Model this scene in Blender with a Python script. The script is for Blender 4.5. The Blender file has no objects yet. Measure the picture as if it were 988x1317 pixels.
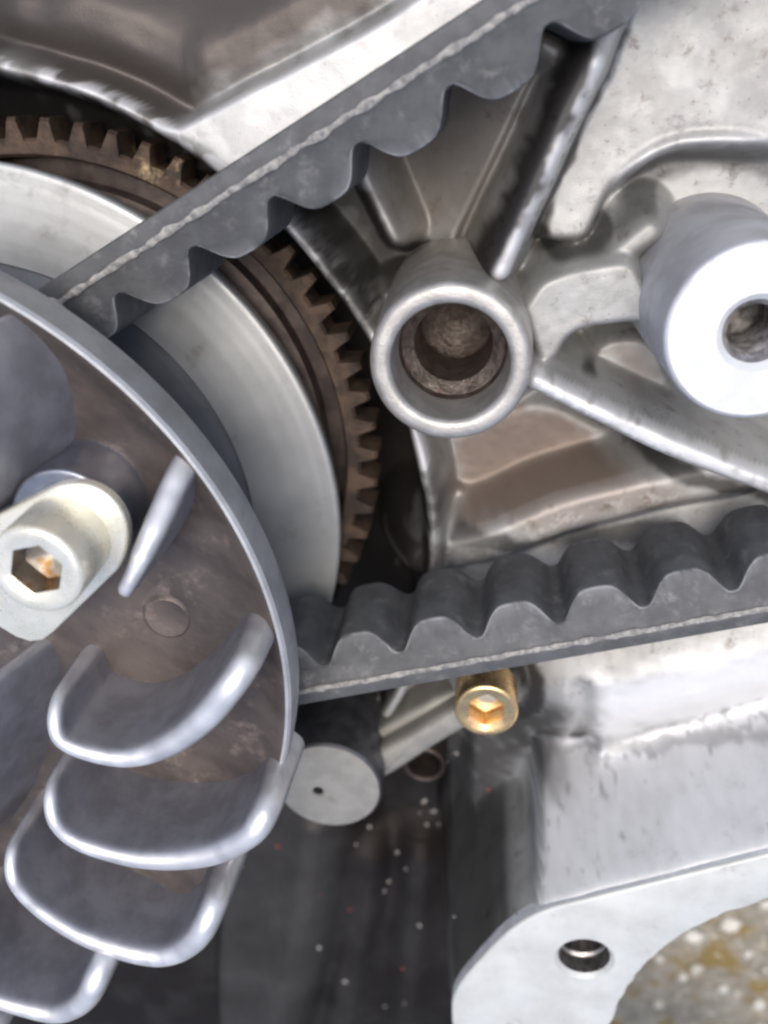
import bpy, bmesh, math, random
import numpy as np
from mathutils import Matrix, Vector, noise as mnoise

# ------------------------------------------------------------------ camera
scene = bpy.context.scene
S = 0.00078                       # metres per drawing unit (0.78 mm)
F, CX, CY, VP, H = 1130.0, 494.0, 658.5, (640.0, 100.0), 110.0
_d = np.array([VP[0] - CX, -(VP[1] - CY), -F]); _d /= np.linalg.norm(_d)
_Z = -_d
_X = np.array([1.0, 0, 0]) - _Z[0] * _Z; _X /= np.linalg.norm(_X)
_Y = np.cross(_Z, _X)
ROT = np.array([_X, _Y, _Z])      # camera axes -> engine axes (z = pulley axis, towards the viewer)

cam_d = bpy.data.cameras.new('camera'); cam = bpy.data.objects.new('camera', cam_d)
scene.collection.objects.link(cam); scene.camera = cam
cam_d.sensor_fit = 'VERTICAL'; cam_d.sensor_height = 36.0; cam_d.sensor_width = 27.0
cam_d.lens = 36.0 * F / 1317.0
cam_d.clip_start = 0.002; cam_d.clip_end = 60.0
M4 = Matrix(ROT.tolist()).to_4x4(); M4.translation = (0, 0, H * S)
cam.matrix_world = M4
cam_d.dof.use_dof = True; cam_d.dof.focus_distance = 0.094; cam_d.dof.aperture_fstop = 21.0

# ------------------------------------------------------------------ light
SUN_EL, SUN_AZ = math.radians(74), math.radians(85)     # azimuth from +x, anticlockwise
world = bpy.data.worlds.new('World'); scene.world = world; world.use_nodes = True
wn = world.node_tree.nodes; wl = world.node_tree.links
bg = wn['Background']; bg.inputs['Strength'].default_value = 0.13
sky = wn.new('ShaderNodeTexSky'); sky.sky_type = 'NISHITA'; sky.sun_disc = False
sky.sun_elevation = SUN_EL; sky.sun_rotation = math.pi / 2 - SUN_AZ
sky.dust_density = 4.0; sky.ozone_density = 1.0; sky.air_density = 1.0
wl.new(sky.outputs[0], bg.inputs['Color'])
sd = bpy.data.lights.new('sun', 'SUN'); sun = bpy.data.objects.new('sun', sd); scene.collection.objects.link(sun)
sd.energy = 1.5; sd.angle = math.radians(40); sd.color = (1.0, 0.975, 0.94)
sv = Vector((math.cos(SUN_EL) * math.cos(SUN_AZ), math.cos(SUN_EL) * math.sin(SUN_AZ), math.sin(SUN_EL)))
sun.rotation_euler = sv.to_track_quat('Z', 'Y').to_euler()
scene.view_settings.view_transform = 'Standard'; scene.view_settings.look = 'None'
scene.view_settings.exposure = 0.50; scene.view_settings.gamma = 1.0
scene.view_settings.use_curve_mapping = False
scene.cycles.filter_width = 2.5

# ------------------------------------------------------------------ helpers
def at(u, v, z=0.0):
    """point of the plane z that the photograph shows at pixel u, v"""
    w = ROT @ np.array([u - CX, -(v - CY), -F]); t = (z - H) / w[2]
    return np.array([w[0] * t, w[1] * t])
def ats(pts, z=0.0): return np.array([at(u, v, z) for u, v in pts])

def tag(o, label=None, cat=None, group=None, kind=None):
    for k, v in (('label', label), ('category', cat), ('group', group), ('kind', kind)):
        if v: o[k] = v
    return o
def thing(name, loc, label, cat, group=None):
    o = bpy.data.objects.new(name, None); scene.collection.objects.link(o)
    o.location = Vector(loc) * S; o.empty_display_size = 0.003
    bpy.context.view_layer.update()
    return tag(o, label, cat, group)
def mesh(name, V, Fc, m, parent=None, smooth=40):
    me = bpy.data.meshes.new(name)
    V = np.asarray(V, float) * S
    if parent is not None: V = V - np.array(root_loc(parent))
    me.from_pydata(V.tolist(), [], [list(map(int, f)) for f in Fc]); me.update()
    bm = bmesh.new(); bm.from_mesh(me); bmesh.ops.recalc_face_normals(bm, faces=bm.faces[:]); bm.to_mesh(me); bm.free()
    return link(name, me, m, parent, smooth)
def root_loc(p):
    v = Vector((0, 0, 0))
    while p is not None: v = v + p.location; p = p.parent
    return v
def link(name, me, m, parent=None, smooth=40):
    me.materials.append(m)
    if smooth:
        me.shade_smooth(); me.set_sharp_from_angle(angle=math.radians(smooth))
    o = bpy.data.objects.new(name, me); scene.collection.objects.link(o)
    if parent is not None: o.parent = parent
    return o

def lathe(prof, c, n=128, closed=True, jitter=0.0, a0=0.0):
    V, Fc = [], []
    for i in range(n):
        a = a0 + 2 * math.pi * i / n
        for r, z in prof: V.append((c[0] + r * math.cos(a), c[1] + r * math.sin(a), z))
    k = len(prof)
    for i in range(n):
        j = (i + 1) % n
        for q in range(k - 1): Fc.append((i * k + q, j * k + q, j * k + q + 1, i * k + q + 1))
    return V, Fc
def arc(cr, cz, r, a0, a1, n=5):
    return [(cr + r * math.cos(math.radians(a0 + (a1 - a0) * i / n)), cz + r * math.sin(math.radians(a0 + (a1 - a0) * i / n))) for i in range(n + 1)]
def smoothpath(pts, n):
    """Catmull-Rom through the points, n samples evenly by arc length"""
    P = np.asarray(pts, float); P = np.vstack([2 * P[0] - P[1], P, 2 * P[-1] - P[-2]])
    out = []
    for i in range(1, len(P) - 2):
        for t in np.linspace(0, 1, 24, endpoint=False):
            p0, p1, p2, p3 = P[i - 1:i + 3]
            out.append(0.5 * (2 * p1 + (p2 - p0) * t + (2 * p0 - 5 * p1 + 4 * p2 - p3) * t * t + (3 * p1 - p0 - 3 * p2 + p3) * t ** 3))
    out.append(P[-2]); out = np.array(out)
    s = np.r_[0, np.cumsum(np.hypot(*np.diff(out, axis=0).T))]
    t = np.linspace(0, s[-1], n) if isinstance(n, int) else np.asarray(n) * s[-1]
    return np.c_[np.interp(t, s, out[:, 0]), np.interp(t, s, out[:, 1])], s[-1]
def prism(poly, z0, z1, bev=0.6, zb=None, nb=3, draft=None):
    """closed outline extruded from z0 up to z1 with a rounded upper edge"""
    P = np.asarray(poly, float); n = len(P)
    area = 0.5 * np.sum(P[:, 0] * np.roll(P[:, 1], -1) - P[:, 1] * np.roll(P[:, 0], -1))
    if area < 0:
        P = P[::-1]; draft = None if draft is None else draft[::-1]
    t = np.roll(P, -1, 0) - np.roll(P, 1, 0); t /= np.hypot(*t.T)[:, None]
    nin = np.c_[-t[:, 1], t[:, 0]]
    rings = [(0, z0)] + [(0, z0 + (z1 - bev - z0) * k / 6) for k in range(1, 7)]
    rings += [(bev * (1 - math.cos(a)), z1 - bev + bev * math.sin(a)) for a in np.linspace(0, math.pi / 2, nb + 1)[1:]]
    V, Fc = [], []
    for o, z in rings:
        Q = P + nin * o
        if draft is not None: Q = Q - nin * (np.asarray(draft) * min(21.0, z1 - bev - z if z < z1 - bev else 0.0))[:, None]
        V += [(q[0], q[1], z) for q in Q]
    for k in range(len(rings) - 1):
        for i in range(n):
            j = (i + 1) % n; Fc.append((k * n + i, k * n + j, (k + 1) * n + j, (k + 1) * n + i))
    Fc.append([(len(rings) - 1) * n + i for i in range(n)])
    return V, Fc

# ------------------------------------------------------------------ materials
def mat(name, c1, c2=None, metal=0.0, rough=0.5, rough2=None, nscale=0.25, detail=6, stretch=(1, 1, 1), rot=0.0,
        bump=0.0, bscale=2.0, bstretch=(1, 1, 1), specks=None, lo=0.35, hi=0.65, stain=None, attr=None, spec=0.5, coat=0.0):
    m = bpy.data.materials.new(name); m.use_nodes = True
    N, L = m.node_tree.nodes, m.node_tree.links
    b = N['Principled BSDF']
    b.inputs['Metallic'].default_value = metal
    b.inputs['Specular IOR Level'].default_value = spec
    b.inputs['Coat Weight'].default_value = coat
    tc = N.new('ShaderNodeTexCoord'); geo = N.new('ShaderNodeNewGeometry')
    def coords(st, r=0.0):
        mp = N.new('ShaderNodeMapping'); mp.inputs['Scale'].default_value = [v / S for v in st]
        mp.inputs['Rotation'].default_value = (0, 0, r)
        if r:
            m1 = N.new('ShaderNodeMapping'); m1.inputs['Rotation'].default_value = (0, 0, r); mp.inputs['Rotation'].default_value = (0, 0, 0)
            L.new(geo.outputs['Position'], m1.inputs[0]); L.new(m1.outputs[0], mp.inputs[0])
        else: L.new(geo.outputs['Position'], mp.inputs[0])
        return mp.outputs[0]
    def nz(scale, st=(1, 1, 1), r=0.0, det=6, rg=0.6):
        n = N.new('ShaderNodeTexNoise'); n.inputs['Scale'].default_value = scale; n.inputs['Detail'].default_value = det
        n.inputs['Roughness'].default_value = rg; L.new(coords(st, r), n.inputs['Vector']); return n.outputs[0]
    def ramp(src, a, z, v0=0.0, v1=1.0):
        r = N.new('ShaderNodeMapRange'); r.inputs[1].default_value = a; r.inputs[2].default_value = z
        r.inputs[3].default_value = v0; r.inputs[4].default_value = v1; r.interpolation_type = 'SMOOTHSTEP'
        L.new(src, r.inputs[0]); return r.outputs[0]
    def mix(fac, a, c):
        x = N.new('ShaderNodeMix'); x.data_type = 'RGBA'
        if isinstance(fac, float): x.inputs[0].default_value = fac
        else: L.new(fac, x.inputs[0])
        for s, v in ((6, a), (7, c)):
            if isinstance(v, tuple): x.inputs[s].default_value = (*v, 1)
            else: L.new(v, x.inputs[s])
        return x.outputs[2]
    col = mix(ramp(nz(nscale, stretch, rot, detail), lo, hi), c1, c2 or tuple(0.75 * v for v in c1))
    if stain:
        sc, ssc, s0, s1 = stain
        col = mix(ramp(nz(ssc, det=8, rg=0.7), s0, s1), col, sc)
    if specks:
        pc, psc, pt = specks
        col = mix(ramp(nz(psc, det=2), pt, pt + 0.05), col, pc)
    rg_src = ramp(nz(nscale * 2.3, stretch, rot), 0.3, 0.7, rough, rough2 if rough2 is not None else rough + 0.1)
    if attr:
        for an, ac, ar in attr:
            a = N.new('ShaderNodeAttribute'); a.attribute_name = an
            col = mix(a.outputs['Fac'], col, ac)
            x = N.new('ShaderNodeMix'); x.data_type = 'FLOAT'; L.new(a.outputs['Fac'], x.inputs[0]); L.new(rg_src, x.inputs[2]); x.inputs[3].default_value = ar
            rg_src = x.outputs[0]
    L.new(col, b.inputs['Base Color']); L.new(rg_src, b.inputs['Roughness'])
    if bump:
        bn = N.new('ShaderNodeBump'); bn.inputs['Strength'].default_value = 1.0; bn.inputs['Distance'].default_value = bump * S
        L.new(nz(bscale, bstretch, rot, 5), bn.inputs['Height']); L.new(bn.outputs[0], b.inputs['Normal'])
    return m

GRIME_SHADE = (0.013, 0.0095, 0.008)
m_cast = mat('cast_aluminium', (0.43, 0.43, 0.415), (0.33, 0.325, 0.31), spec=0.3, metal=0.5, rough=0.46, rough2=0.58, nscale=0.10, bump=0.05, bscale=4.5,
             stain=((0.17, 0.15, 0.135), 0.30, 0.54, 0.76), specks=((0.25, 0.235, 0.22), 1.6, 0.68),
             attr=[('brown', (0.20, 0.152, 0.122), 0.5), ('dull', (0.095, 0.082, 0.074), 0.45), ('polish_light', (0.82, 0.82, 0.825), 0.52), ('oil_shade', GRIME_SHADE, 0.58)])
m_wall = mat('flange_casting', (0.74, 0.76, 0.79), (0.58, 0.59, 0.61), metal=0.40, rough=0.42, rough2=0.55, nscale=0.30, stretch=(1, 0.35, 1), rot=-0.5, bump=0.10, bscale=1.6,
             stain=((0.34, 0.32, 0.31), 0.25, 0.60, 0.78), specks=((0.25, 0.23, 0.22), 0.8, 0.70))
m_face = mat('flange_face_metal', (0.64, 0.65, 0.62), (0.52, 0.52, 0.49), metal=0.3, rough=0.48, nscale=0.10, bump=0.05, bscale=1.5, lo=0.35, hi=0.75, stain=((0.40, 0.39, 0.36), 0.16, 0.58, 0.74))
m_tube = mat('boss_metal', (0.50, 0.48, 0.45), (0.38, 0.36, 0.335), metal=0.6, rough=0.38, rough2=0.48, nscale=0.3, bump=0.06, bscale=2.5, stain=((0.2, 0.17, 0.15), 0.4, 0.6, 0.78))
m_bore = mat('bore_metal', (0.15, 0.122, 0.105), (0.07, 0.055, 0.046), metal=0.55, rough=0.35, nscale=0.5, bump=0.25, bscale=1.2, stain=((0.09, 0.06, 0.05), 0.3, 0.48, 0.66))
m_white = mat('machined_white_face', (0.68, 0.69, 0.70), (0.60, 0.61, 0.625), metal=0.15, rough=0.42, nscale=0.3, bump=0.03, bscale=3)
m_bossside = mat('boss_side_metal', (0.56, 0.57, 0.60), (0.44, 0.44, 0.46), metal=0.45, rough=0.48, nscale=0.15, bump=0.08, bscale=2.2)
m_thread = mat('thread_metal', (0.45, 0.43, 0.41), (0.2, 0.18, 0.17), metal=0.9, rough=0.35, nscale=0.6)
m_fan = mat('fan_aluminium', (0.46, 0.47, 0.49), (0.36, 0.37, 0.385), metal=0.5, rough=0.42, rough2=0.52, nscale=0.16, bump=0.06, bscale=2.6, stain=((0.25, 0.23, 0.22), 0.28, 0.58, 0.78))
m_blade = mat('blade_aluminium', (0.32, 0.32, 0.355), (0.23, 0.23, 0.255), metal=0.60, attr=[('edge_light', (0.78, 0.78, 0.79), 0.35)], rough=0.38, rough2=0.48, nscale=0.16, bump=0.06, bscale=4.5, stain=((0.20, 0.185, 0.18), 0.25, 0.58, 0.78))
m_fanface = mat('fan_face_metal', (0.165, 0.136, 0.12), (0.095, 0.080, 0.074), metal=0.6, rough=0.36, rough2=0.5, nscale=0.07, stretch=(1, 2, 1), rot=0.5, bump=0.05, bscale=2.0,
                stain=((0.34, 0.275, 0.23), 0.13, 0.54, 0.74))  # brown reflection on the face is put into the base colour
m_rough = mat('scuffed_metal', (0.55, 0.47, 0.42), (0.22, 0.18, 0.16), metal=0.7, rough=0.5, nscale=0.8, bump=0.5, bscale=1.2)
m_sheave = mat('sheave_steel', (0.46, 0.465, 0.455), (0.38, 0.385, 0.38), metal=0.55, rough=0.38, rough2=0.5, nscale=0.06, bump=0.02, bscale=3,
               stain=((0.25, 0.235, 0.22), 0.12, 0.56, 0.76))
m_sheavein = mat('sheave_inner_steel', (0.30, 0.31, 0.335), (0.24, 0.25, 0.27), metal=0.6, rough=0.40, nscale=0.1, bump=0.02)  # darker steel for the inner cone
m_gear = mat('rusty_gear_steel', (0.105, 0.068, 0.046), (0.036, 0.026, 0.021), metal=0.4, rough=0.62, nscale=0.22, bump=0.2, bscale=1.6, stain=((0.66, 0.50, 0.28), 0.05, 0.57, 0.70))
m_gearbody = mat('oily_gear_body', (0.085, 0.065, 0.055), (0.04, 0.03, 0.027), metal=0.6, rough=0.4, nscale=0.2, bump=0.05)
m_rubber = mat('belt_rubber', (0.094, 0.096, 0.099), (0.066, 0.067, 0.070), attr=[('fray', (0.34, 0.34, 0.35), 0.8)], rough=0.55, rough2=0.7, nscale=0.22, bump=0.06, bscale=2.5, stain=((0.19, 0.185, 0.18), 0.32, 0.52, 0.78))
m_cord = mat('belt_cord', (0.40, 0.385, 0.355), (0.15, 0.148, 0.145), rough=0.85, nscale=0.9, bump=0.25, bscale=1.8, lo=0.3, hi=0.7)
m_zinc = mat('pale_zinc_steel', (0.92, 0.89, 0.77), (0.82, 0.79, 0.66), metal=0.6, rough=0.25, rough2=0.36, nscale=0.25, bump=0.03, bscale=2)
m_socket = mat('socket_oily_zinc', (0.36, 0.32, 0.26), (0.26, 0.24, 0.22), metal=0.75, rough=0.32, nscale=0.5, stain=((0.26, 0.13, 0.035), 0.35, 0.52, 0.62))
m_gold = mat('yellow_zinc', (0.86, 0.62, 0.30), (0.78, 0.50, 0.26), metal=0.95, rough=0.22, rough2=0.32, nscale=0.4, bump=0.03)
m_collar = mat('blued_steel', (0.33, 0.35, 0.40), (0.26, 0.27, 0.31), metal=0.9, rough=0.28, nscale=0.2)
m_plug = mat('cast_iron_plug', (0.33, 0.32, 0.29), (0.27, 0.26, 0.235), metal=0.45, rough=0.5, nscale=0.25, bump=0.06, bscale=2, stain=((0.2, 0.17, 0.14), 0.3, 0.62, 0.76))
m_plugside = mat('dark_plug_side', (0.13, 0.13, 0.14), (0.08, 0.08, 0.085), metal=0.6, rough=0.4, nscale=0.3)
m_grit = mat('grit', (0.55, 0.53, 0.49), (0.30, 0.28, 0.25), rough=0.8, nscale=0.8)
m_red = mat('red_grit', (0.45, 0.06, 0.04), (0.3, 0.04, 0.03), rough=0.7, nscale=0.8)
m_stone = mat('pebble_stone', (0.66, 0.64, 0.58), (0.5, 0.48, 0.42), rough=0.85, nscale=0.15, bump=0.3, bscale=0.6)
m_ground = mat('mossy_concrete', (0.32, 0.295, 0.24), (0.20, 0.18, 0.145), rough=0.9, nscale=0.16, detail=9, bump=0.8, bscale=0.5,
               stain=((0.22, 0.155, 0.055), 0.05, 0.50, 0.60), specks=((0.58, 0.54, 0.46), 0.30, 0.62))

C = np.array([-84.0, -74.5])      # pulley axis

# ------------------------------------------------------------------ ground
gz = -100.0
n = 60
gx, gy = np.meshgrid(np.linspace(-2500, 2500, n) , np.linspace(-2500, 2500, n))
V = np.c_[gx.ravel(), gy.ravel(), np.full(n * n, gz)]
Fc = [(j * n + i, j * n + i + 1, (j + 1) * n + i + 1, (j + 1) * n + i) for j in range(n - 1) for i in range(n - 1)]
g = mesh('ground', V, Fc, m_ground, None, 0); tag(g, kind='structure')

# ------------------------------------------------------------------ engine casing
casing = thing('engine_casing', (20, -60, -60), 'grey cast aluminium engine casing with ribs and bosses, open behind the belt', 'engine casing')

gxs = np.r_[np.arange(-165, -45, 0.8), np.arange(-45, 66, 0.27), np.arange(66, 100, 0.8)]      # finer where the ribs are
gys = np.r_[np.arange(-300, -172, 0.9), np.arange(-172, -72, 0.36), np.arange(-72, 34, 0.27)]
nx, ny = len(gxs), len(gys)
X, Y = np.meshgrid(gxs, gys)
def sm(a, b, t): t = np.clip((t - a) / (b - a), 0, 1); return t * t * (3 - 2 * t)
def dseg(P):
    """distance to a polyline and position along it"""
    d = np.full(X.shape, 1e9); s = np.zeros(X.shape); acc = 0.0
    for a, b in zip(P[:-1], P[1:]):
        v = b - a; l = np.hypot(*v)
        t = np.clip(((X - a[0]) * v[0] + (Y - a[1]) * v[1]) / (l * l), 0, 1)
        q = np.hypot(X - a[0] - t * v[0], Y - a[1] - t * v[1])
        k = q < d; d = np.where(k, q, d); s = np.where(k, acc + t * l, s); acc += l
    return d, s / acc
def sdf(P):
    d, _ = dseg(np.vstack([P, P[:1]])); ins = np.zeros(X.shape, bool)
    for a, b in zip(P, np.roll(P, -1, 0)):
        c = ((a[1] > Y) != (b[1] > Y))
        with np.errstate(divide='ignore', invalid='ignore'):
            c &= X < (b[0] - a[0]) * (Y - a[1]) / (b[1] - a[1]) + a[0]
        ins ^= c
    return np.where(ins, -d, d)
def smax(a, b, k):
    h = np.clip(0.5 + 0.5 * (a - b) / k, 0, 1); return b + (a - b) * h + k * h * (1 - h)
def smin(a, b, k): return -smax(-a, -b, k)
rng = np.random.default_rng(4)
def vnoise(sc, seed):
    """smooth value noise over the grid"""
    r = np.random.default_rng(seed); gx, gy = X / sc, Y / sc
    ix, iy = np.floor(gx).astype(int), np.floor(gy).astype(int); fx, fy = gx - ix, gy - iy
    T = r.random((400, 400)); g = lambda i, j: T[(iy + j) % 400, (ix + i) % 400]
    fx, fy = fx * fx * (3 - 2 * fx), fy * fy * (3 - 2 * fy)
    return (g(0, 0) * (1 - fx) + g(1, 0) * fx) * (1 - fy) + (g(0, 1) * (1 - fx) + g(1, 1) * fx) * fy
Hh = np.full(X.shape, -56.0)
oil_shade = np.zeros(X.shape); brown = np.zeros(X.shape); pol_light = np.zeros(X.shape)
WOB = 0.25 * (vnoise(3.0, 1) - 0.5) + 0.6 * (vnoise(8.0, 2) - 0.5)
def region(pts, z, w=1.6, slope=(0, 0)):
    """floor of a pocket or a pad: sets the height inside an outline given in photo pixels"""
    global Hh
    P, _ = smoothpath(np.vstack([ats(pts, z), ats(pts[:1], z)]), 70)
    d = sdf(P[:-1]) + WOB * 0.5; t = sm(w, -w, d)
    c = P.mean(0); zz = z + (X - c[0]) * slope[0] + (Y - c[1]) * slope[1]
    Hh = Hh * (1 - t) + zz * t
    return d
def ridge(pts, z, hw, slope=3.0, k=1.5, z2=None, mark=0.0, steep=2.2):
    global Hh, pol_light
    P, _ = smoothpath(ats(pts, z), 30)
    d, s = dseg(P); zz = z if z2 is None else z + (z2 - z) * s
    dd = d + WOB * 0.5
    e = np.maximum(0, dd - hw * 0.4)
    prof = zz - steep * slope * e * e / (e + hw * 0.9) + WOB * 0.2
    Hh = smax(Hh, prof, k)
    if mark: pol_light = np.maximum(pol_light, mark * sm(hw * 1.15, hw * 0.5, dd) * (zz - 2.5 < Hh) * sm(0.25, 0.6, vnoise(2.2, 11) * 0.5 + vnoise(0.9, 12) * 0.5 + 0.18))
    return d
def stain(arr, pts, z, w=4.0, a=1.0):
    P = ats(pts, z); d = sdf(P) + 3.0 * (vnoise(5.0, 5) - 0.5) + 1.6 * (vnoise(1.7, 6) - 0.5)
    return np.maximum(arr, a * sm(w, -w, d))

# outer deck outside the round pulley chamber
R = np.hypot(X - C[0], Y - C[1])
ang = np.degrees(np.arctan2(Y - C[1], X - C[0]))
deck = np.where((ang > -14), 1.0, 0.0)
Hh = Hh + (-38 + 56) * sm(76, 78.5, R) * sm(-14, -9, ang) * sm(200, 150, np.abs(ang))
# upper left: dark deck with cast bumps
ridge([(105, 18), (170, 42), (248, 82)], -28, 3.6, 1.0, 4.0, steep=1.0)
ridge([(30, 14), (66, 23)], -29, 2.4, 1.0, 4.0, steep=1.0)
ridge([(285, 78), (380, 30), (500, -30)], -27, 4.0, 1.0, 4.0, steep=1.0)
# upper right panel (a shallow pocket floor) and the parts round it
region([(835, -70), (755, 110), (690, 285), (712, 318), (762, 318), (788, 260), (815, 215), (868, 183), (960, 180), (1040, 215), (1180, 260), (1200, -80)], -22, 1.4)
dboss = np.hypot(X - at(915, 345, -26)[0], Y - at(915, 345, -26)[1])
Hh = np.where(dboss < 30, np.minimum(Hh, Hh), Hh)
ridge([(792, 262), (815, 217), (868, 186), (960, 183), (1040, 215)], -20.5, 1.4, 3.0, 1.2, mark=0.35)
# pocket left of rib A
region([(470, 150), (560, 60), (715, 55), (640, 270), (600, 325), (520, 320), (470, 260)], -33, 2.2, (0.62, 0.0))
ridge([(700, 58), (722, 72)], -19, 1.6, 3.0, 1.0)
ridge([(455, 195), (478, 250), (508, 308)], -22, 1.7, 3.0, 1.2)
# slot beside rib A
Pp, _ = smoothpath(ats([(708, 120), (660, 220), (610, 320)], -26), 60); dslot, _ = dseg(Pp)
Hh = Hh - 9 * sm(3.6, 0.4, dslot)
# floor round the boss and the webs
region([(575, 330), (690, 320), (800, 225), (900, 195), (1120, 250), (1120, 700), (900, 560), (760, 480), (690, 500), (590, 560), (500, 480), (470, 380)], -31, 2.0)
region([(842, -70), (762, 110), (700, 285), (718, 312), (758, 312), (780, 262), (808, 212), (868, 176), (960, 173), (1040, 207), (1200, 240), (1200, -80)], -21.5, 1.2)
region([(660, 395), (700, 350), (798, 325), (835, 350), (850, 420), (800, 428), (745, 438), (722, 470), (690, 480)], -14.5, 1.5)
ridge([(795, 330), (835, 300)], -17, 2.0, 2.0, 2.0)
ridge([(762, 80), (722, 165), (682, 255), (640, 350)], -10, 2.1, 3.6, 1.0, mark=0.95)
ridge([(762, 80), (790, 20), (825, -50)], -10, 2.0, 3.0, 1.2, z2=-17, mark=0.4)
# pocket between web and rib C
region([(748, 452), (795, 428), (850, 440), (890, 520), (1000, 560), (1090, 640), (890, 560), (790, 512)], -25, 1.4)
Pp, _ = smoothpath(ats([(748, 462), (770, 490), (880, 548), (1000, 600)], -22), 60); dslot, _ = dseg(Pp)
Hh = Hh - 11 * sm(2.4, 0.6, dslot)
# panel under rib C and the ledge along the belt
region([(575, 560), (690, 515), (800, 560), (960, 640), (860, 640), (700, 650), (590, 645)], -36, 1.6)
region([(560, 648), (700, 652), (880, 628), (1000, 640), (1040, 900), (560, 900)], -41, 1.8)
ridge([(690, 492), (760, 527), (870, 578), (1040, 645)], -11, 2.2, 3.4, 1.2, mark=0.6)
ridge([(545, 722), (640, 700), (720, 668), (860, 632), (960, 612)], -25, 4.5, 2.6, 2.5, steep=1.3, mark=0.2)
ridge([(560, 560), (585, 632), (700, 640)], -34, 1.2, 3, 1.0)
# rim wall of the pulley chamber
tt = sm(-16, -8, ang)
wz = -22 - 0.0 * X
e = np.maximum(0, np.abs(R - 77.3 + WOB * 0.6) - 0.7)
prof = wz - 8 * e * e / (e + 1.0) + WOB * 0.3
Hh = np.where(ang > -34, smax(Hh, prof - 40 * (1 - sm(-32, -27, ang)), 1.2), Hh)
pol_light = np.maximum(pol_light, 0.6 * sm(1.7, 0.8, np.abs(R - 77.3)) * sm(0.3, 0.55, vnoise(1.5, 13)) * (ang > -20) * sm(-24.5, -23, Hh))
# machined bar beneath the upper belt run
d = region([(200, 168), (350, 92), (492, 16), (600, -50), (800, -60), (640, 60), (400, 190), (300, 225), (262, 200)], -21, 1.1)
pol_light = np.maximum(pol_light, 0.30 * sm(0.0, -1.5, d))
# below the belt: deep floor, bolt land, beige ledge
region([(592, 860), (700, 830), (748, 860), (742, 950), (690, 1010), (682, 1100), (640, 1180), (592, 1180)], -29, 3.5, (0.30, 0.05))
ridge([(629, 908), (630, 909)], -12.5, 5.6, 2.6, 1.5, steep=1.3)
region([(752, 845), (860, 790), (1040, 730), (1180, 780), (1180, 980), (1000, 1010), (860, 1040), (700, 1060), (700, 1010), (752, 955)], -18, 3.0, (0.0, -0.10))
ridge([(765, 905), (880, 880), (1040, 845)], -14.5, 6.0, 0.8, 2.0, steep=1.0)
Pp, _ = smoothpath(ats([(742, 850), (745, 945)], -24), 20); dslot, _ = dseg(Pp)
Hh = Hh - 1.0 * sm(3.0, 0.3, dslot)
# inside of the outer wall, leaning back from the sealing face
# outline of the flange, seen from above (sealing face at z = 3)
FZ = 3.0
ftop = [(1180, 1050), (1080, 1074), (988, 1099), (860, 1131), (760, 1156), (700, 1172), (655, 1198), (615, 1238), (588, 1272), (581, 1300), (590, 1340), (640, 1400), (720, 1420)]
fbot = [(775, 1360), (790, 1305), (815, 1262), (850, 1225), (910, 1185), (988, 1158), (1080, 1135), (1180, 1112)]
ftop_xy, _ = smoothpath(ats(ftop, FZ), 90); fbot_xy, _ = smoothpath(ats(fbot, FZ), 110)
rfb = np.random.default_rng(6); fbot_xy[2:-2] += np.apply_along_axis(lambda c_: np.convolve(c_, np.ones(3) / 3, 'same'), 0, rfb.normal(0, 0.28, (106, 2)))
dl_, sl_ = dseg(ftop_xy)
cutpoly = np.vstack([ftop_xy, [[40, -260], [140, -260], [140, ftop_xy[0][1]]]])
dcut = sdf(cutpoly)
nx_, ix_ = np.full(X.shape, 0.0), None
xs = sm(-0.8, 1.8, X - at(690, 1175, FZ)[0] + 0.06 * (Y - at(690, 1175, FZ)[1]))
draft = 0.10 + (0.56 - 0.10) * xs
dw = np.maximum(dcut, 0) + 0.25 * WOB * sm(0, 2, dcut)
Hwall = FZ - 0.9 - dw / draft
Hh = np.where(dcut > 0, smax(Hh, Hwall, 3.2), np.minimum(np.maximum(Hh, Hwall), FZ - 0.9))
onwall = sm(-3.0, 0.5, Hwall - Hh + 2.5) * (dcut > -4)
# dark sump: step and shallow pads
Hkeep = Hh.copy()
d = region([(430, 1000), (424, 1080), (398, 1200), (370, 1330), (280, 1360), (300, 1000)], -46, 1.0)
region([(420, 1240), (500, 1180), (585, 1150), (588, 1340), (430, 1360)], -52, 6.0)
ridge([(400, 1075), (384, 1200), (340, 1360)], -43, 3.0, 1.0, 2.0, steep=1.0)
ridge([(470, 1110), (455, 1220), (430, 1380)], -49, 3.5, 1.0, 3.0, steep=1.0)
ridge([(540, 1110), (530, 1220), (515, 1380)], -49, 2.5, 1.0, 3.0, steep=1.0)
Hh = np.where(Hkeep > -44, Hkeep, Hh)
for _ in range(4):                        # soften the casting's edges
    Hp = np.pad(Hh, 1, mode='edge')
    Hh = (Hp[1:-1, 1:-1] * 4 + (Hp[:-2, 1:-1] + Hp[2:, 1:-1] + Hp[1:-1, :-2] + Hp[1:-1, 2:]) * 2 + Hp[:-2, :-2] + Hp[:-2, 2:] + Hp[2:, :-2] + Hp[2:, 2:]) / 16
Hh += 0.06 * (vnoise(1.2, 21) - 0.5) + 0.3 * (vnoise(5.0, 22) - 0.5)
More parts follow.
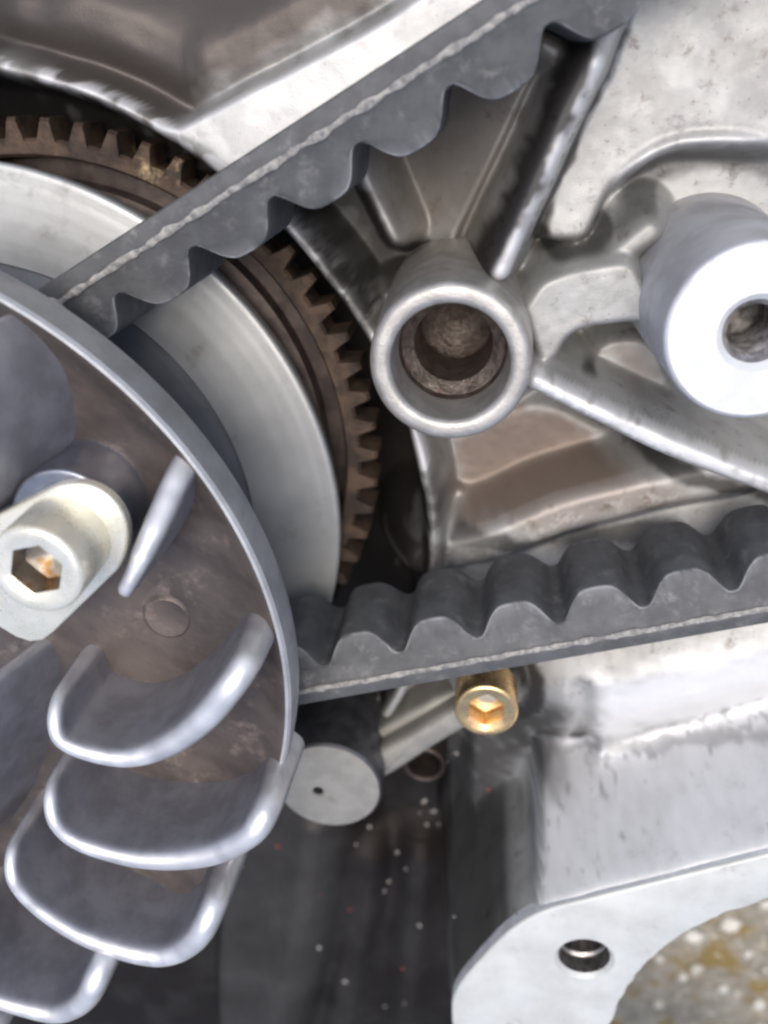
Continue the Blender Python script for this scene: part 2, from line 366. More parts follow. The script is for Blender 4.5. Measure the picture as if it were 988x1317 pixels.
# stains and painted shade: oil in the sump, the chamber and on the upper left deck
oil_shade = stain(oil_shade, [(300, 860), (560, 860), (600, 1000), (600, 1900), (-600, 1900), (-600, 1000)], -46, 5, 1.0)
oil_shade = np.maximum(oil_shade, sm(77.6, 76.0, R + 1.2 * (vnoise(3, 31) - 0.5)) * 0.97)
dull = stain(np.zeros(X.shape), [(-300, -200), (560, -120), (492, 8), (208, 160), (150, 122), (0, 78), (-300, 60)], -30, 2.5, 1.0)
oil_shade = stain(oil_shade, [(415, 150), (455, 195), (480, 262), (512, 318), (590, 318), (645, 350), (560, 352), (500, 380), (478, 405), (430, 345), (375, 272), (390, 200)], -30, 2.0, 0.86)  # shadow below the upper belt run, painted dark
oil_shade = stain(oil_shade, [(556, 560), (575, 560), (575, 715), (556, 715)], -40, 2.0, 0.7)
oil_shade = stain(oil_shade, [(565, 850), (722, 850), (712, 930), (660, 972), (650, 1050), (632, 1200), (560, 1200)], -30, 3.0, 0.80)
brown = stain(brown, [(580, 560), (690, 515), (870, 615), (700, 650), (590, 645)], -36, 2.5, 0.9)
brown = stain(brown, [(500, 120), (700, 80), (620, 300), (520, 310)], -33, 3.0, 0.45)
brown = stain(brown, [(760, 450), (800, 430), (870, 500), (930, 560)], -25, 2.0, 0.5)
oil_shade = stain(oil_shade, [(556, 640), (640, 655), (800, 640), (700, 668), (560, 715)], -40, 2.0, 0.6)
oil_shade = np.where((Hh < -40) & (R > 80), oil_shade * (1 - 0.03 * sm(0.3, 0.8, 0.7 * vnoise(9, 71) + 0.3 * vnoise(2.5, 72)) - 0.09 * sm(-51, -44, Hh)), oil_shade)
oil_shade = np.where((oil_shade > 0.97) | (Hh < -40), oil_shade, oil_shade * (0.82 + 0.18 * sm(0.2, 0.5, vnoise(2.5, 41))))
def crease_shade(pts, z, w, a):  # paints the shade of slots and creases into the casting colour
    global oil_shade
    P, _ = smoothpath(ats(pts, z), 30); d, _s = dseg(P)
    oil_shade = np.maximum(oil_shade, (sm(-16.5, -20.5, Hh) if z < -19 and z > -30 else 1.0) * a * sm(w, w * 0.35, d + 1.2 * (vnoise(2.5, 7) - 0.5) + 0.5 * (vnoise(0.9, 8) - 0.5)))
crease_shade([(735, 60), (715, 120), (668, 225), (612, 335)], -30, 2.6, 0.93)
crease_shade([(800, 45), (770, 95), (725, 210), (692, 290)], -20, 1.5, 0.75)
crease_shade([(690, 290), (705, 318), (735, 328), (765, 322), (782, 290)], -20, 1.8, 0.7)
crease_shade([(800, 280), (830, 230), (880, 205), (950, 203), (1020, 225)], -29, 3.0, 0.5)
crease_shade([(748, 462), (770, 490), (880, 548), (1000, 600)], -28, 2.0, 0.85)
crease_shade([(690, 515), (760, 548), (870, 605), (1000, 640)], -26, 2.0, 0.75)
crease_shade([(595, 645), (700, 655), (850, 640)], -40, 2.4, 0.7)
crease_shade([(700, 985), (750, 962), (860, 942), (1000, 914)], -18.5, 1.0, 0.35)
crease_shade([(738, 838), (741, 880), (742, 925)], -24, 2.4, 0.85)
crease_shade([(590, 870), (630, 868), (672, 880), (690, 925), (660, 965), (600, 965)], -13, 3.2, 0.9)
crease_shade([(478, 250), (515, 318), (570, 330)], -32, 2.6, 0.85)
pol_light = np.maximum(pol_light, 0.55 * onwall * sm(0.2, 0.6, xs) * (0.75 + 0.25 * vnoise(1.3, 51)))  # sky brightness on the front wall, put into the colour
oil_shade = np.maximum(oil_shade, 0.42 * onwall * sm(0.70, 0.95, 0.5 * vnoise(1.6, 52) + 0.5 * vnoise(0.8, 53) + 0.2 * sm(-6, -16, Hh)))
def scuff(pts, z, w, a):
    global pol_light
    P, _ = smoothpath(ats(pts, z), 30); d, _s = dseg(P)
    pol_light = np.maximum(pol_light, a * sm(w, w * 0.3, d) * sm(0.50, 0.62, 0.5 * vnoise(1.0, 61) + 0.5 * vnoise(0.5, 62)))
scuff([(690, 500), (730, 522), (800, 560), (900, 610)], -11.5, 2.2, 0.95)
scuff([(362, 278), (415, 335), (470, 402)], -22, 2.0, 1.0)
scuff([(690, 1000), (694, 1080), (700, 1160)], -8, 1.6, 0.9)
scuff([(560, 720), (640, 702), (720, 672), (860, 636)], -25, 3.0, 0.35)
scuff([(752, 95), (700, 215), (640, 345)], -10, 3.0, 0.9)
pol_light = stain(pol_light, [(765, 862), (1050, 800), (1050, 905), (870, 930), (775, 945)], -17, 2.5, 0.75)
# drop mesh faces outside the casing
keep = dcut > -3.0
idx = np.arange(nx * ny).reshape(ny, nx)
q = np.stack([idx[:-1, :-1], idx[:-1, 1:], idx[1:, 1:], idx[1:, :-1]], -1).reshape(-1, 4)
k4 = keep.ravel()[q].all(1); q = q[k4]
used = np.unique(q); remap = np.full(nx * ny, -1); remap[used] = np.arange(len(used))
P3 = np.c_[X.ravel(), Y.ravel(), Hh.ravel()][used] * S - np.array(casing.location)
me = bpy.data.meshes.new('casting_shell')
me.vertices.add(len(P3)); me.vertices.foreach_set('co', P3.ravel())
q = remap[q]; me.loops.add(q.size); me.loops.foreach_set('vertex_index', q.ravel())
me.polygons.add(len(q)); me.polygons.foreach_set('loop_start', np.arange(0, q.size, 4)); me.polygons.foreach_set('loop_total', np.full(len(q), 4))
me.update(calc_edges=True)
for an, arr in (('oil_shade', oil_shade), ('brown', brown), ('polish_light', pol_light), ('dull', dull)):
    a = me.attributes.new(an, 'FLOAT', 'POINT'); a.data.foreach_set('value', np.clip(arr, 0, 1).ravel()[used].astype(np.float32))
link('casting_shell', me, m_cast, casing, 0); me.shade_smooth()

# flange with its bolt hole
hole_c, hole_r = at(752, 1234, FZ), 4.5
outer = np.vstack([ftop_xy, fbot_xy])
V, Fc = prism(outer, -62, FZ, 0.5)
top = Fc.pop()                                           # replace the lid by one with a hole
nh = 48
hv = len(V)
ring = [(hole_c[0] + r * math.cos(2 * math.pi * i / nh), hole_c[1] + r * math.sin(2 * math.pi * i / nh), z)
        for r, z in ((hole_r + 0.7, FZ), (hole_r, FZ - 0.8)) for i in range(nh)]
V = list(V) + ring
bm = bmesh.new()
bv = [bm.verts.new(Vector(v) * S - casing.location) for v in V]
for f in Fc: bm.faces.new([bv[i] for i in f])
e_out = [bm.edges.get((bv[top[i]], bv[top[(i + 1) % len(top)]])) or bm.edges.new((bv[top[i]], bv[top[(i + 1) % len(top)]])) for i in range(len(top))]
e_in = [bm.edges.new((bv[hv + i], bv[hv + (i + 1) % nh])) for i in range(nh)]
lid = bmesh.ops.triangle_fill(bm, edges=e_out + e_in, use_beauty=True)
for i in range(nh):
    j = (i + 1) % nh; bm.faces.new([bv[hv + i], bv[hv + j], bv[hv + nh + j], bv[hv + nh + i]])
bmesh.ops.recalc_face_normals(bm, faces=bm.faces[:])
me = bpy.data.meshes.new('mounting_flange')
for f in bm.faces:
    f.material_index = 1 if (f.calc_center_median().z + casing.location.z) / S > FZ - 0.9 else 0
bm.to_mesh(me); bm.free()
fl = link('mounting_flange', me, m_wall, casing, 35); me.materials.append(m_face)
V, Fc = lathe([(hole_r, FZ - 0.78), (hole_r, FZ - 4), (hole_r - 0.5, FZ - 4.4), (hole_r - 0.5, FZ - 14), (0.01, FZ - 15.5)], hole_c, 48)
mesh('bolt_hole', V, Fc, m_thread, fl, 35)

# tube boss
tc_ = at(578.8, 468.9, -4); r0 = 10.9
prof = [(r0 + 1.2, -42), (r0 + 0.2, -8)] + arc(r0 - 1.2, -5.2, 1.2, 0, 90, 5) + arc(9.0, -5.0, 1.0, 90, 180, 5) + [(7.95, -7), (7.7, -12.2)]
V, Fc = lathe(prof, tc_, 96)
tube = mesh('tube_boss', V, Fc, m_tube, casing, 50)
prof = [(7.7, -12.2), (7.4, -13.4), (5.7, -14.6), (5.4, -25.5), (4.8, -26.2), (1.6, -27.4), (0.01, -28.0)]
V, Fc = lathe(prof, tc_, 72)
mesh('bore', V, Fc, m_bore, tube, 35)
# white machined boss
wc, r1 = at(974.4, 428.3, 2), 10.9
prof = [(r1 + 1.8, -34), (r1 + 0.9, -28), (r1 + 0.15, 0.6)] + arc(r1 - 0.6, 1.4, 0.6, 0, 90, 3)
V, Fc = lathe(prof, wc, 96)
wb = mesh('threaded_boss', V, Fc, m_bossside, casing, 50)
prof = [(r1 - 0.6 - 0.2 * k, 2.0 - (0.02 if k % 2 else 0)) for k in range(28)] + [(4.7, 2.0), (3.9, 1.2)]
V, Fc = lathe(prof, wc, 96)
mesh('machined_face', V, Fc, m_white, wb, 30)
prof = []
for k in range(10): prof += [(3.95, 1.2 - 1.3 * k), (3.2, 0.55 - 1.3 * k)]
prof += [(0.01, -12.5)]
V, Fc = lathe(prof, wc, 48)
mesh('thread', V, Fc, m_thread, wb, 25)

# ------------------------------------------------------------------ ring gear
gc = np.array([-71.8, -59.9]); gr = 54.6; NT = 64
gear = thing('ring_gear', (gc[0], gc[1], -36), 'rusty brown toothed ring gear behind the pale sheave', 'gear')
V, Fc = [], []
prof_t = [(-0.5, 0), (-0.30, 0), (-0.13, 1), (0.13, 1), (0.30, 0)]
outl = []
for i in range(NT):
    for dt, h in prof_t:
        a = 2 * math.pi * (i + dt + 0.30) / NT; r = gr - 3.0 + 3.0 * h
        outl.append((math.cos(a), math.sin(a), r, h))
no = len(outl)
for rr, z in ((0, -36), (0, -29.4), (-0.5, -28.9)):
    for c_, s_, r, h in outl: V.append((gc[0] + (r + rr) * c_, gc[1] + (r + rr) * s_, z))
for r_in, z in ((49.4, -28.9), (48.9, -29.6)):
    for c_, s_, r, h in outl: V.append((gc[0] + r_in * c_, gc[1] + r_in * s_, z))
for k in range(4):
    for i in range(no):
        j = (i + 1) % no; Fc.append((k * no + i, k * no + j, (k + 1) * no + j, (k + 1) * no + i))
mesh('toothed_ring', V, Fc, m_gear, gear, 30)
V, Fc = lathe([(48.9, -29.6), (48.4, -33.5), (45.6, -33.5), (45.2, -30.6), (42.5, -30.2), (42.0, -34), (20, -36)], gc, 160)
mesh('gear_body', V, Fc, m_gearbody, gear, 30)

# ------------------------------------------------------------------ rear half of the pulley
shc = np.array([-82.7, -70.2]); sr = 59.6
sheave = thing('pulley_sheave', (shc[0], shc[1], -30), 'smooth pale steel pulley sheave between the belt and the rusty gear', 'pulley sheave')
rg = random.Random(2)
land = [(sr - 1.2 - 0.45 * k, -23.3 + 0.045 * k + rg.uniform(-0.012, 0.012)) for k in range(31)]
prof = [(sr - 1.5, -27.5), (sr - 0.3, -26.5)] + arc(sr - 0.7, -24.0, 0.7, 0, 80, 4) + land + [(45.0, -21.9)]
V, Fc = lathe(prof, shc, 200); mesh('outer_face', V, Fc, m_sheave, sheave, 60)
cone = [(44.0 - 0.5 * k, -22.4 + 0.01 * k + rg.uniform(-0.012, 0.012)) for k in range(40)]
V, Fc = lathe([(45.0, -21.9), (44.6, -22.4)] + cone + [(20, -20.5), (10, -20.5), (10, -36)], shc, 160); mesh('cone_face', V, Fc, m_sheavein, sheave, 40)

# ------------------------------------------------------------------ drive belt
belt = thing('drive_belt', (-60, -40, -16), 'dark grey rubber toothed drive belt with a frayed pale cord line along its edge', 'belt')
L0, L1 = np.array([41.9, -69.0]), np.array([-25.7, -89.6])       # back of the lower run
U0, U1 = np.array([-57.0, -24.6]), np.array([-1.3, 7.5])         # back of the upper run
dl = (L0 - L1) / np.hypot(*(L0 - L1)); du = (U1 - U0) / np.hypot(*(U1 - U0))
nl = np.array([-dl[1], dl[0]]); nu = np.array([du[1], -du[0]])   # towards the inside of the loop
Rb = 30.0
cb = np.linalg.solve(np.array([nl, nu]), np.array([nl @ L1 + Rb, nu @ U0 + Rb]))
tl = cb - nl * Rb; tu = cb - nu * Rb
pitch = 12.35
path = []     # (x, y, nx, ny, phase)  phase 0 = valley
v_l = at(615, 828, 0); s_l = (v_l - tl) @ dl
v_u = at(345, 255, 0); s_u = (v_u - tu) @ du
lenl = 190.0
for s in np.arange(lenl, 0, -0.45): path.append((*(tl + dl * s), *nl, (s_l - s) / pitch))
a0 = math.atan2(*(tl - cb)[::-1]); a1 = math.atan2(*(tu - cb)[::-1])
while a1 > a0: a1 -= 2 * math.pi
arcl = abs(a1 - a0) * Rb
ph0 = s_l / pitch; want = ph0 + arcl / pitch * 1.2; base = (0 - s_u) / pitch
ph1 = base + round(want - base)
for t in np.linspace(0, 1, 200):
    a = a0 + (a1 - a0) * t; path.append((cb[0] + Rb * math.cos(a), cb[1] + Rb * math.sin(a), -math.cos(a), -math.sin(a), ph0 + (ph1 - ph0) * t))
for s in np.arange(0.45, lenl, 0.45): path.append((*(tu + du * s), *nu, ph1 + s / pitch))
def tooth(ph):
    t = abs(math.sin(math.pi * ph)); q_ = min(1.0, max(0.0, (t - 0.10) / 0.82)); q_ = q_ * q_ * (3 - 2 * q_)
    return 5.2 + 3.3 * q_ ** 0.85 + 0.9 * t ** 1.5
V, Fc = [], []
ZB = -20.0
for x, y, ax, ay, ph in path:
    T = tooth(ph)
    def zn(h): return -0.30 * max(0, h - 1.0)
    ring = [(-0.5, -0.7), (-0.25, -0.25), (1.3, -0.05), (2.0, -0.05), (3.0, -0.05 + zn(3.0)), (5.0, zn(5.0)), ((5 + T) / 2, zn((5 + T) / 2)), (T - 0.45, zn(T)), (T - 0.12, zn(T) - 0.15), (T, zn(T) - 0.55)]
    zf = lambda h: ZB - zn(h)
    for f in (0.33, 0.66): ring.append((T, (zn(T) - 0.55) * (1 - f) + zf(T) * f))
    ring += [(T, zf(T)), (5.0, zf(5.0)), (-0.5, ZB)]
    for h, z in ring: V.append((x + ax * h, y + ay * h, z))
k = len(ring)
for i in range(len(path) - 1):
    for q_ in range(k):
        r_ = (q_ + 1) % k; Fc.append((i * k + q_, (i + 1) * k + q_, (i + 1) * k + r_, i * k + r_))
bb = mesh('belt_body', V, Fc, m_rubber, belt, 50)
fr_ = np.zeros((len(path), k)); rgb = np.random.default_rng(8)
jit = np.convolve(rgb.random(len(path)), np.ones(5) / 5, 'same')
fr_[:, 8] = np.clip((jit - 0.36) * 3.2, 0, 0.85); fr_[:, 7] = 0.25 * fr_[:, 8]
at_ = bb.data.attributes.new('fray', 'FLOAT', 'POINT'); at_.data.foreach_set('value', fr_.ravel().astype(np.float32))
# twisted tension cord showing on the cut edge
V, Fc = [], []; rnd = random.Random(3); kc = 7
pp = path[::2]
for i, (x, y, ax, ay, ph) in enumerate(pp):
    u = i * 0.9
    hh = 2.15 + 0.05 * math.sin(u * 2.6) + 0.18 * mnoise.noise((u * 0.3, 0, 0)); rad = 0.40 * (0.9 + 0.14 * abs(math.sin(u * 1.3))) * (0.85 + 0.6 * mnoise.noise((u * 0.45, 5, 0)))
    for q_ in range(kc):
        a = 2 * math.pi * q_ / kc
        V.append((x + ax * (hh + 1.35 * rad * math.cos(a)), y + ay * (hh + 1.35 * rad * math.cos(a)), -0.17 + rad * 0.75 * math.sin(a)))
for i in range(len(pp) - 1):
    for q_ in range(kc):
        r_ = (q_ + 1) % kc; Fc.append((i * kc + q_, (i + 1) * kc + q_, (i + 1) * kc + r_, i * kc + r_))
mesh('tension_cord', V, Fc, m_cord, belt, 60)

# ------------------------------------------------------------------ fan half of the pulley
fan = thing('fan_pulley', (C[0], C[1], 9), 'silver pulley half with curved cooling fan blades on its face, coloured brown for a reflection', 'fan pulley')
fr, fzt, fzb, fz = 60.3, 16.0, 9.4, 12.0
prof = [(20, 2.0), (30, -0.2), (50, 6.5), (fr - 1.0, fzb)] + [(fr - 0.1, fzb + 0.4), (fr + 0.1, fzb + 2.5), (fr, fzt - 0.5), (fr - 0.35, fzt - 0.06), (fr - 0.75, fzt)]
V, Fc = lathe(prof, C, 240); mesh('rim', V, Fc, m_fan, fan, 35)
prof = [(fr - 0.75, fzt)] + [(fr - 1.3, fzt - 0.2), (fr - 2.2, fzt - 1.0), (fr - 5, fzt - 2.6), (fr - 12, fz), (fr - 30, fz - 1.0), (10, fz - 1.5), (10, 0)]
V, Fc = lathe(prof, C, 240)
V = [(x, y, z + 0.25 * mnoise.noise((x * 0.12, y * 0.12, 0)) * (1 if math.hypot(x - C[0], y - C[1]) < fr - 3 else 0)) for x, y, z in V]
mesh('face_plate', V, Fc, m_fanface, fan, 50)
def blade(name, pts, ztop=26.0, zroot=9.0, T=1.75, rc=5.5, lean=(0, 0), n=64, nv=22, zp=None):
    a = 0.5 - 0.5 * np.cos(np.linspace(0, math.pi, n)); a = 0.55 * a + 0.45 * np.linspace(0, 1, n)
    P, L = smoothpath(np.array([at(p[0], p[1], p[2] if len(p) > 2 else (ztop if zp is None else zp)) for p in pts]), a)
    zt = np.interp(a, np.linspace(0, 1, len(pts)), [p[2] if len(p) > 2 else ztop for p in pts])
    tg = np.gradient(P, axis=0); tg /= np.hypot(*tg.T)[:, None]; nr = np.c_[-tg[:, 1], tg[:, 0]]
    hgt = ztop - zroot; V = []; Fc = []; W = []
    def side(sgn):
        rows = []
        for i in range(n):
            s = a[i] * L; dend = min(s, L - s)
            cut = 0 if dend >= rc else rc - math.sqrt(max(0, rc * rc - (rc - dend) ** 2))
            hgt = zt[i] - zroot; h = hgt - cut; col = []
            for j in range(nv):
                b = math.sin(math.pi / 2 * j / (nv - 1)); z = b * h
                q0, q1 = max(0, rc - dend), max(0, z - (hgt - rc))
                e = rc - math.hypot(q0, q1) if (q0 > 0 and q1 > 0) else min(dend, hgt - z)
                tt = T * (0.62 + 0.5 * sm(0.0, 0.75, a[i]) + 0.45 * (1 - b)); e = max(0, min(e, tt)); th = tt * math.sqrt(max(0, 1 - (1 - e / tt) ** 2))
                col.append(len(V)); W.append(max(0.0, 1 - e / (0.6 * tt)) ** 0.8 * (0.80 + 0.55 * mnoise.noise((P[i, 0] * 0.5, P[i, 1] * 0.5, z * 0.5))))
                V.append((P[i, 0] + sgn * nr[i, 0] * th + lean[0] * z / hgt, P[i, 1] + sgn * nr[i, 1] * th + lean[1] * z / hgt, zroot + z))
            rows.append(col)
        return rows
    for sgn in (1, -1):
        rw = side(sgn)
        for i in range(n - 1):
            for j in range(nv - 1):
                f = (rw[i][j], rw[i + 1][j], rw[i + 1][j + 1], rw[i][j + 1]); Fc.append(f if sgn > 0 else f[::-1])
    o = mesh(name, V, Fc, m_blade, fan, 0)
    wa = o.data.attributes.new('edge_light', 'FLOAT', 'POINT'); wa.data.foreach_set('value', np.array(W, np.float32))  # highlight along the blade edge, put into the colour
    bm = bmesh.new(); bm.from_mesh(o.data); bmesh.ops.remove_doubles(bm, verts=bm.verts[:], dist=0.02 * S)
    bmesh.ops.recalc_face_normals(bm, faces=bm.faces[:]); bm.to_mesh(o.data); bm.free(); o.data.shade_smooth()
    return o
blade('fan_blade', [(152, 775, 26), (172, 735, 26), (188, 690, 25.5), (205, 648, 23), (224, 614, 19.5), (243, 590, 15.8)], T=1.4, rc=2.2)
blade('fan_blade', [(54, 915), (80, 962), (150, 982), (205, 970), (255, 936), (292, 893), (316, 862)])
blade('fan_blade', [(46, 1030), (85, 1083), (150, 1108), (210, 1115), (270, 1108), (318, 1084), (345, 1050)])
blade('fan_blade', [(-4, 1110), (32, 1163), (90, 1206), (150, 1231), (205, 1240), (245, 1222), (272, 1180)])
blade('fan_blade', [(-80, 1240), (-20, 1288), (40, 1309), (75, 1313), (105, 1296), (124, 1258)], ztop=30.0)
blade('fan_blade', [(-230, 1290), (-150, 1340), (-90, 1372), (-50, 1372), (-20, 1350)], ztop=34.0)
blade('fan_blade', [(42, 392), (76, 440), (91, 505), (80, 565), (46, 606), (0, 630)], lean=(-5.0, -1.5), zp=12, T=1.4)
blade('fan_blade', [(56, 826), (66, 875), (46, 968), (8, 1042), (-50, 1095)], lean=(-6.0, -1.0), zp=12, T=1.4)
# round casting marks on the face
for (u, v), r in (((215, 795), 3.0), ((178, 552), 4.2)):
    c = at(u, v, fz)
    V, Fc = lathe([(r + 0.8, fz - 0.6), (r + 0.2, fz + 0.02), (r, fz + 0.12), (r - 0.3, fz + 0.12), (r - 0.9, fz - 0.02), (0.01, fz - 0.02)], c, 40)
    mesh('casting_mark', V, Fc, m_fanface, fan, 25)
# scuffed lumps left by grinding along the rim
rnd = random.Random(9)
def lump(name, c, z, r, h, m, parent, seed, stretch=1.0, ang=0.0):
    bm = bmesh.new(); bmesh.ops.create_icosphere(bm, subdivisions=2, radius=1.0)
    V = []
    for v in bm.verts:
        p = v.co; k = 1 + 0.45 * mnoise.noise(p * 1.6 + Vector((seed * 7.1, 0, 0))) + 0.25 * mnoise.noise(p * 4 + Vector((0, seed * 3.3, 0)))
        x, y = p.x * k * r * stretch, p.y * k * r
        V.append((c[0] + x * math.cos(ang) - y * math.sin(ang), c[1] + x * math.sin(ang) + y * math.cos(ang), z + p.z * k * h))
    Fc = [[v.index for v in f.verts] for f in bm.faces]; bm.free()
    return mesh(name, V, Fc, m, parent, 60)
for i, (u, v, r, stch) in enumerate([(212, 545, 0.9, 4.0), (190, 523, 0.6, 3.0), (356, 905, 0.9, 4.0), (352, 950, 0.9, 3.0), (300, 1120, 0.9, 3.0), (345, 803, 0.7, 1.8)]):
    c = at(u, v, 14); a = math.atan2(c[1] - C[1], c[0] - C[0]) + math.pi / 2
    lump('rim_burr', c, 14.0, r, 0.4, m_rough, fan, i, stch, a)

# ------------------------------------------------------------------ clamp plate, collar and socket screw on the fan
cc = at(106, 652, 16)
collar = thing('spacer_collar', (cc[0], cc[1], 10), 'dark blued round collar on the fan face beneath the pale clamp plate', 'collar')
V, Fc = lathe([(0.01, 20.4), (6.4, 20.4)] + arc(6.6, 20.0, 0.4, 90, 0, 3) + [(7.0, 13.4), (7.3, 12.4), (7.9, 11.6), (7.9, 9)], cc, 72); mesh('collar_body', V, Fc, m_collar, collar, 50)
ZC = 21.6
arcp = [(96 + 70 * math.cos(math.radians(t)), 690 - 70 * math.sin(math.radians(t))) for t in range(-38, 117, 8)]
pts = ats(arcp + [(0, 660), (-60, 690), (-70, 780), (0, 806), (22, 819), (40, 825), (56, 823), (70, 812)], ZC)
Pp = pts
plate = thing('clamp_plate', (*at(60, 720, 20.4), 20.4), 'bright pale zinc clamp plate with rounded end under the screw head', 'clamp plate')
V, Fc = prism(Pp, 20.45, ZC + 0.3, 0.45)
mesh('plate', V, Fc, m_zinc, plate, 40)
def socket_head(parent, c, R_, z0, z1, hexr, depth, m, ms, bev=0.5, rot=0.0, dish=0.0, body='head'):
    n = 72
    def hexrad(a):
        b = (a - rot) % (math.pi / 3) - math.pi / 6
        return hexr * math.cos(math.pi / 6) / math.cos(b)
    rows = [[(R_, z0)] * n, [(R_, (z0 + z1) / 2)] * n]
    for k in range(5):
        t = math.pi / 2 * k / 4; rows.append([(R_ - bev * (1 - math.cos(t)), z1 - bev + bev * math.sin(t))] * n)
    rows.append([(hexr * 1.22, z1 - dish)] * n)
    rows.append([(max(hexrad(2 * math.pi * i / n), 0), z1 - dish - 0.35) for i in range(n)])
    nb = len(rows)
    V, Fc = [], []
    for rw in rows:
        for i, (r, z) in enumerate(rw): a = 2 * math.pi * i / n; V.append((c[0] + r * math.cos(a), c[1] + r * math.sin(a), z))
    for k in range(nb - 1):
        for i in range(n): j = (i + 1) % n; Fc.append((k * n + i, k * n + j, (k + 1) * n + j, (k + 1) * n + i))
    o = mesh(body, V, Fc, m, parent, 35)
    rows2 = [rows[-1], [(hexrad(2 * math.pi * i / n), z1 - depth) for i in range(n)], [(hexr * 0.55, z1 - depth - 0.3)] * n, [(0.01, z1 - depth - 0.9)] * n]
    V, Fc = [], []
    for rw in rows2:
        for i, (r, z) in enumerate(rw): a = 2 * math.pi * i / n; V.append((c[0] + r * math.cos(a), c[1] + r * math.sin(a), z))
    for k in range(3):
        for i in range(n): j = (i + 1) % n; Fc.append((k * n + i, k * n + j, (k + 1) * n + j, (k + 1) * n + i))
    mesh('hex_socket', V, Fc, ms, o, 30)
sc_ = at(45, 735, 30)
screw = thing('socket_screw', (sc_[0], sc_[1], 21.9), 'bright cap head screw with oily hex socket holding the clamp plate', 'screw')
rs = (at(105, 735, 30) - at(45, 735, 30))[0]
socket_head(screw, sc_, rs, 21.9, 30.0, rs * 0.60, 3.8, m_zinc, m_socket, 0.7, 0.25)

# ------------------------------------------------------------------ lever with a round plug, gold bolt
pz = -12.0
pc = at(422, 1012.5, pz)
rp = 0.5 * (at(490, 1012, pz) - at(355, 1012, pz))[0]
lever = thing('pivot_lever', (pc[0], pc[1], -34), 'dull grey lever arm with a round drilled pivot disc beside the gold bolt', 'lever')
V, Fc = lathe([(rp, -34), (rp + 0.1, pz - 0.6), (rp - 0.35, pz - 0.1)], pc, 80)
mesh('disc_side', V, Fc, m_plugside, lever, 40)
hc = at(409, 1018, pz)
V, Fc = lathe([(rp - 0.35, pz - 0.1), (rp - 0.9, pz), (rp * 0.5, pz - 0.02), (1.15, pz), (0.95, pz - 0.25)], pc, 80)
V = [(x + (hc - pc)[0] * max(0, 1 - math.hypot(x - pc[0], y - pc[1]) / (rp - 0.35)) * (rp - 0.35) / (rp - 1.3), y + (hc - pc)[1] * max(0, 1 - math.hypot(x - pc[0], y - pc[1]) / (rp - 0.35)) * (rp - 0.35) / (rp - 1.3), z) for x, y, z in V]
df = mesh('disc_face', V, Fc, m_plug, lever, 40)
V, Fc = lathe([(0.98, pz - 0.22), (0.9, pz - 2.5), (0.01, pz - 3)], hc, 24); mesh('drilled_hole', V, Fc, m_plugside, df, 30)
za = -18.0
V, Fc = prism(np.array(smoothpath(ats([(470, 985), (485, 1000), (500, 1000), (560, 962), (612, 928), (600, 905), (540, 938), (480, 972), (470, 985)], za), 60)[0])[:-1], -30, za, 1.6)
mesh('lever_arm', V, Fc, m_plug, lever, 50)
V, Fc = prism(np.array(smoothpath(ats([(455, 958), (470, 972), (540, 935), (600, 902), (590, 888), (530, 915), (455, 958)], za - 4), 50)[0])[:-1], -34, za - 4, 1.2)
mesh('arm_flange', V, Fc, m_plug, lever, 50)
bz = -8.0
bc = at(625.3, 915.6, bz)
bolt = thing('socket_bolt', (bc[0], bc[1], -15), 'small gold coloured socket bolt under the lower belt run', 'bolt')
rb = 0.5 * (at(667, 915, bz) - at(584, 915, bz))[0]
socket_head(bolt, bc, rb, -15, bz, rb * 0.62, 4.2, m_gold, m_gold, 0.7, 0.5, 0.15)
rc_ = at(546, 985, -34)
bush = thing('bushing', (rc_[0], rc_[1], -44), 'dark oily round bushing half hidden behind the lever arm', 'bushing')
V, Fc = lathe([(4.6, -46), (4.6, -34.6)] + arc(4.1, -34.5, 0.5, 0, 180, 5) + [(3.4, -36), (3.2, -44), (0.01, -44)], rc_, 48)
mesh('ring', V, Fc, m_gearbody, bush, 40)
# strut behind the belt seen left of the gold bolt
V, Fc = prism(np.array(smoothpath(ats([(420, 925), (520, 885), (575, 872), (585, 886), (520, 905), (430, 945), (420, 925)], -30), 50)[0])[:-1], -44, -30, 1.0)
mesh('support_strut', V, Fc, m_plug, casing, 50)

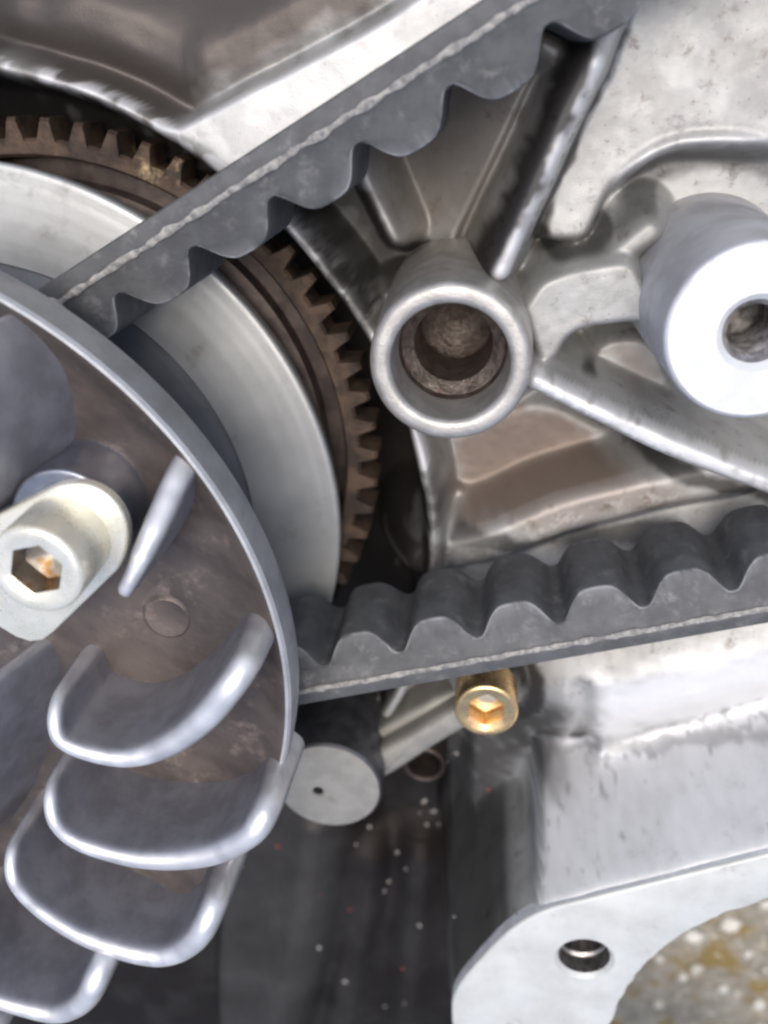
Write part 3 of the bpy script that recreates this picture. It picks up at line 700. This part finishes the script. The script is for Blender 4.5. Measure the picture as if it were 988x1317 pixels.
# ------------------------------------------------------------------ grit in the sump, pebbles on the ground
def surf_z(x, y):
    i = int(np.searchsorted(gxs, x)); j = int(np.searchsorted(gys, y))
    return float(Hh[min(max(j, 0), ny - 1), min(max(i, 0), nx - 1)])
rnd = random.Random(17)
spots = [(546, 1030, 1.0), (558, 1043, .9), (540, 1046, .8), (571, 1025, .7), (564, 1060, .8), (548, 1072, .7), (583, 1040, .6), (475, 1063, 1.0), (458, 1085, .9), (511, 1096, 1.0), (522, 1117, .9), (500, 1133, .8), (494, 1146, .8), (411, 1217, 1.4), (612, 1063, .8), (444, 1262, .9), (590, 1072, .6), (520, 1290, .8), (495, 1294, .6), (540, 1190, .7)]
for u, v, r in spots:
    z = -56.0
    for _ in range(6): c = at(u, v, z); z = surf_z(*c)
    o = lump('grit_crumb', c, z + 0.12 * r, rnd.uniform(0.20, 0.50) * r, 0.3 * r, m_grit, None, rnd.random() * 9, rnd.uniform(1.2, 2.8), rnd.random() * 3)
    if u == 411: tag(o, 'oblong tan crumb lying beside the groove below the drilled disc', 'grit', 'pale grit crumbs on the oily floor')
    elif u == 475: tag(o, 'pale crumb lying closest to the edge of the drilled disc', 'grit', 'pale grit crumbs on the oily floor')
    elif v > 1250: tag(o, 'pale crumb near the bottom of the oily floor', 'grit', 'pale grit crumbs on the oily floor')
    elif u > 530: tag(o, 'tiny pale crumb in the cluster below the dark bushing', 'grit', 'pale grit crumbs on the oily floor')
    else: tag(o, 'tiny pale crumb in the trail across the middle of the oily floor', 'grit', 'pale grit crumbs on the oily floor')
for u, v, r in [(357, 1088, .9), (574, 1087, .8), (628, 1015, .6), (450, 1170, .6), (518, 1245, .7), (412, 1150, .6)]:
    z = -56.0
    for _ in range(6): c = at(u, v, z); z = surf_z(*c)
    o = lump('grit_crumb', c, z + 0.15 * r, 0.4 * r, 0.3 * r, m_red, None, rnd.random() * 9, 1.3, rnd.random() * 3)
    tag(o, 'tiny red crumb lying on the oily black floor', 'grit', 'red grit crumbs on the oily floor')
for u, v, r in [(890, 1200, 3.0), (938, 1187, 2.7), (895, 1243, 2.0), (848, 1232, 1.6), (878, 1255, 1.5), (985, 1160, 2.0), (930, 1270, 1.8), (960, 1225, 1.5), (846, 1290, 1.6), (975, 1290, 2.0)]:
    c = at(u, v, gz)
    o = lump('pebble', c, gz + r * 0.3, r, r * 0.7, m_stone, None, rnd.random() * 9, 1.2, rnd.random() * 3)
    tag(o, {890: 'largest white pebble on the mossy ground beyond the flange', 938: 'second largest pebble, right of the largest white one on the mossy ground'}.get(u, 'small pale pebble lying on the mossy ground beyond the flange'), 'pebble', 'pale pebbles on the ground')
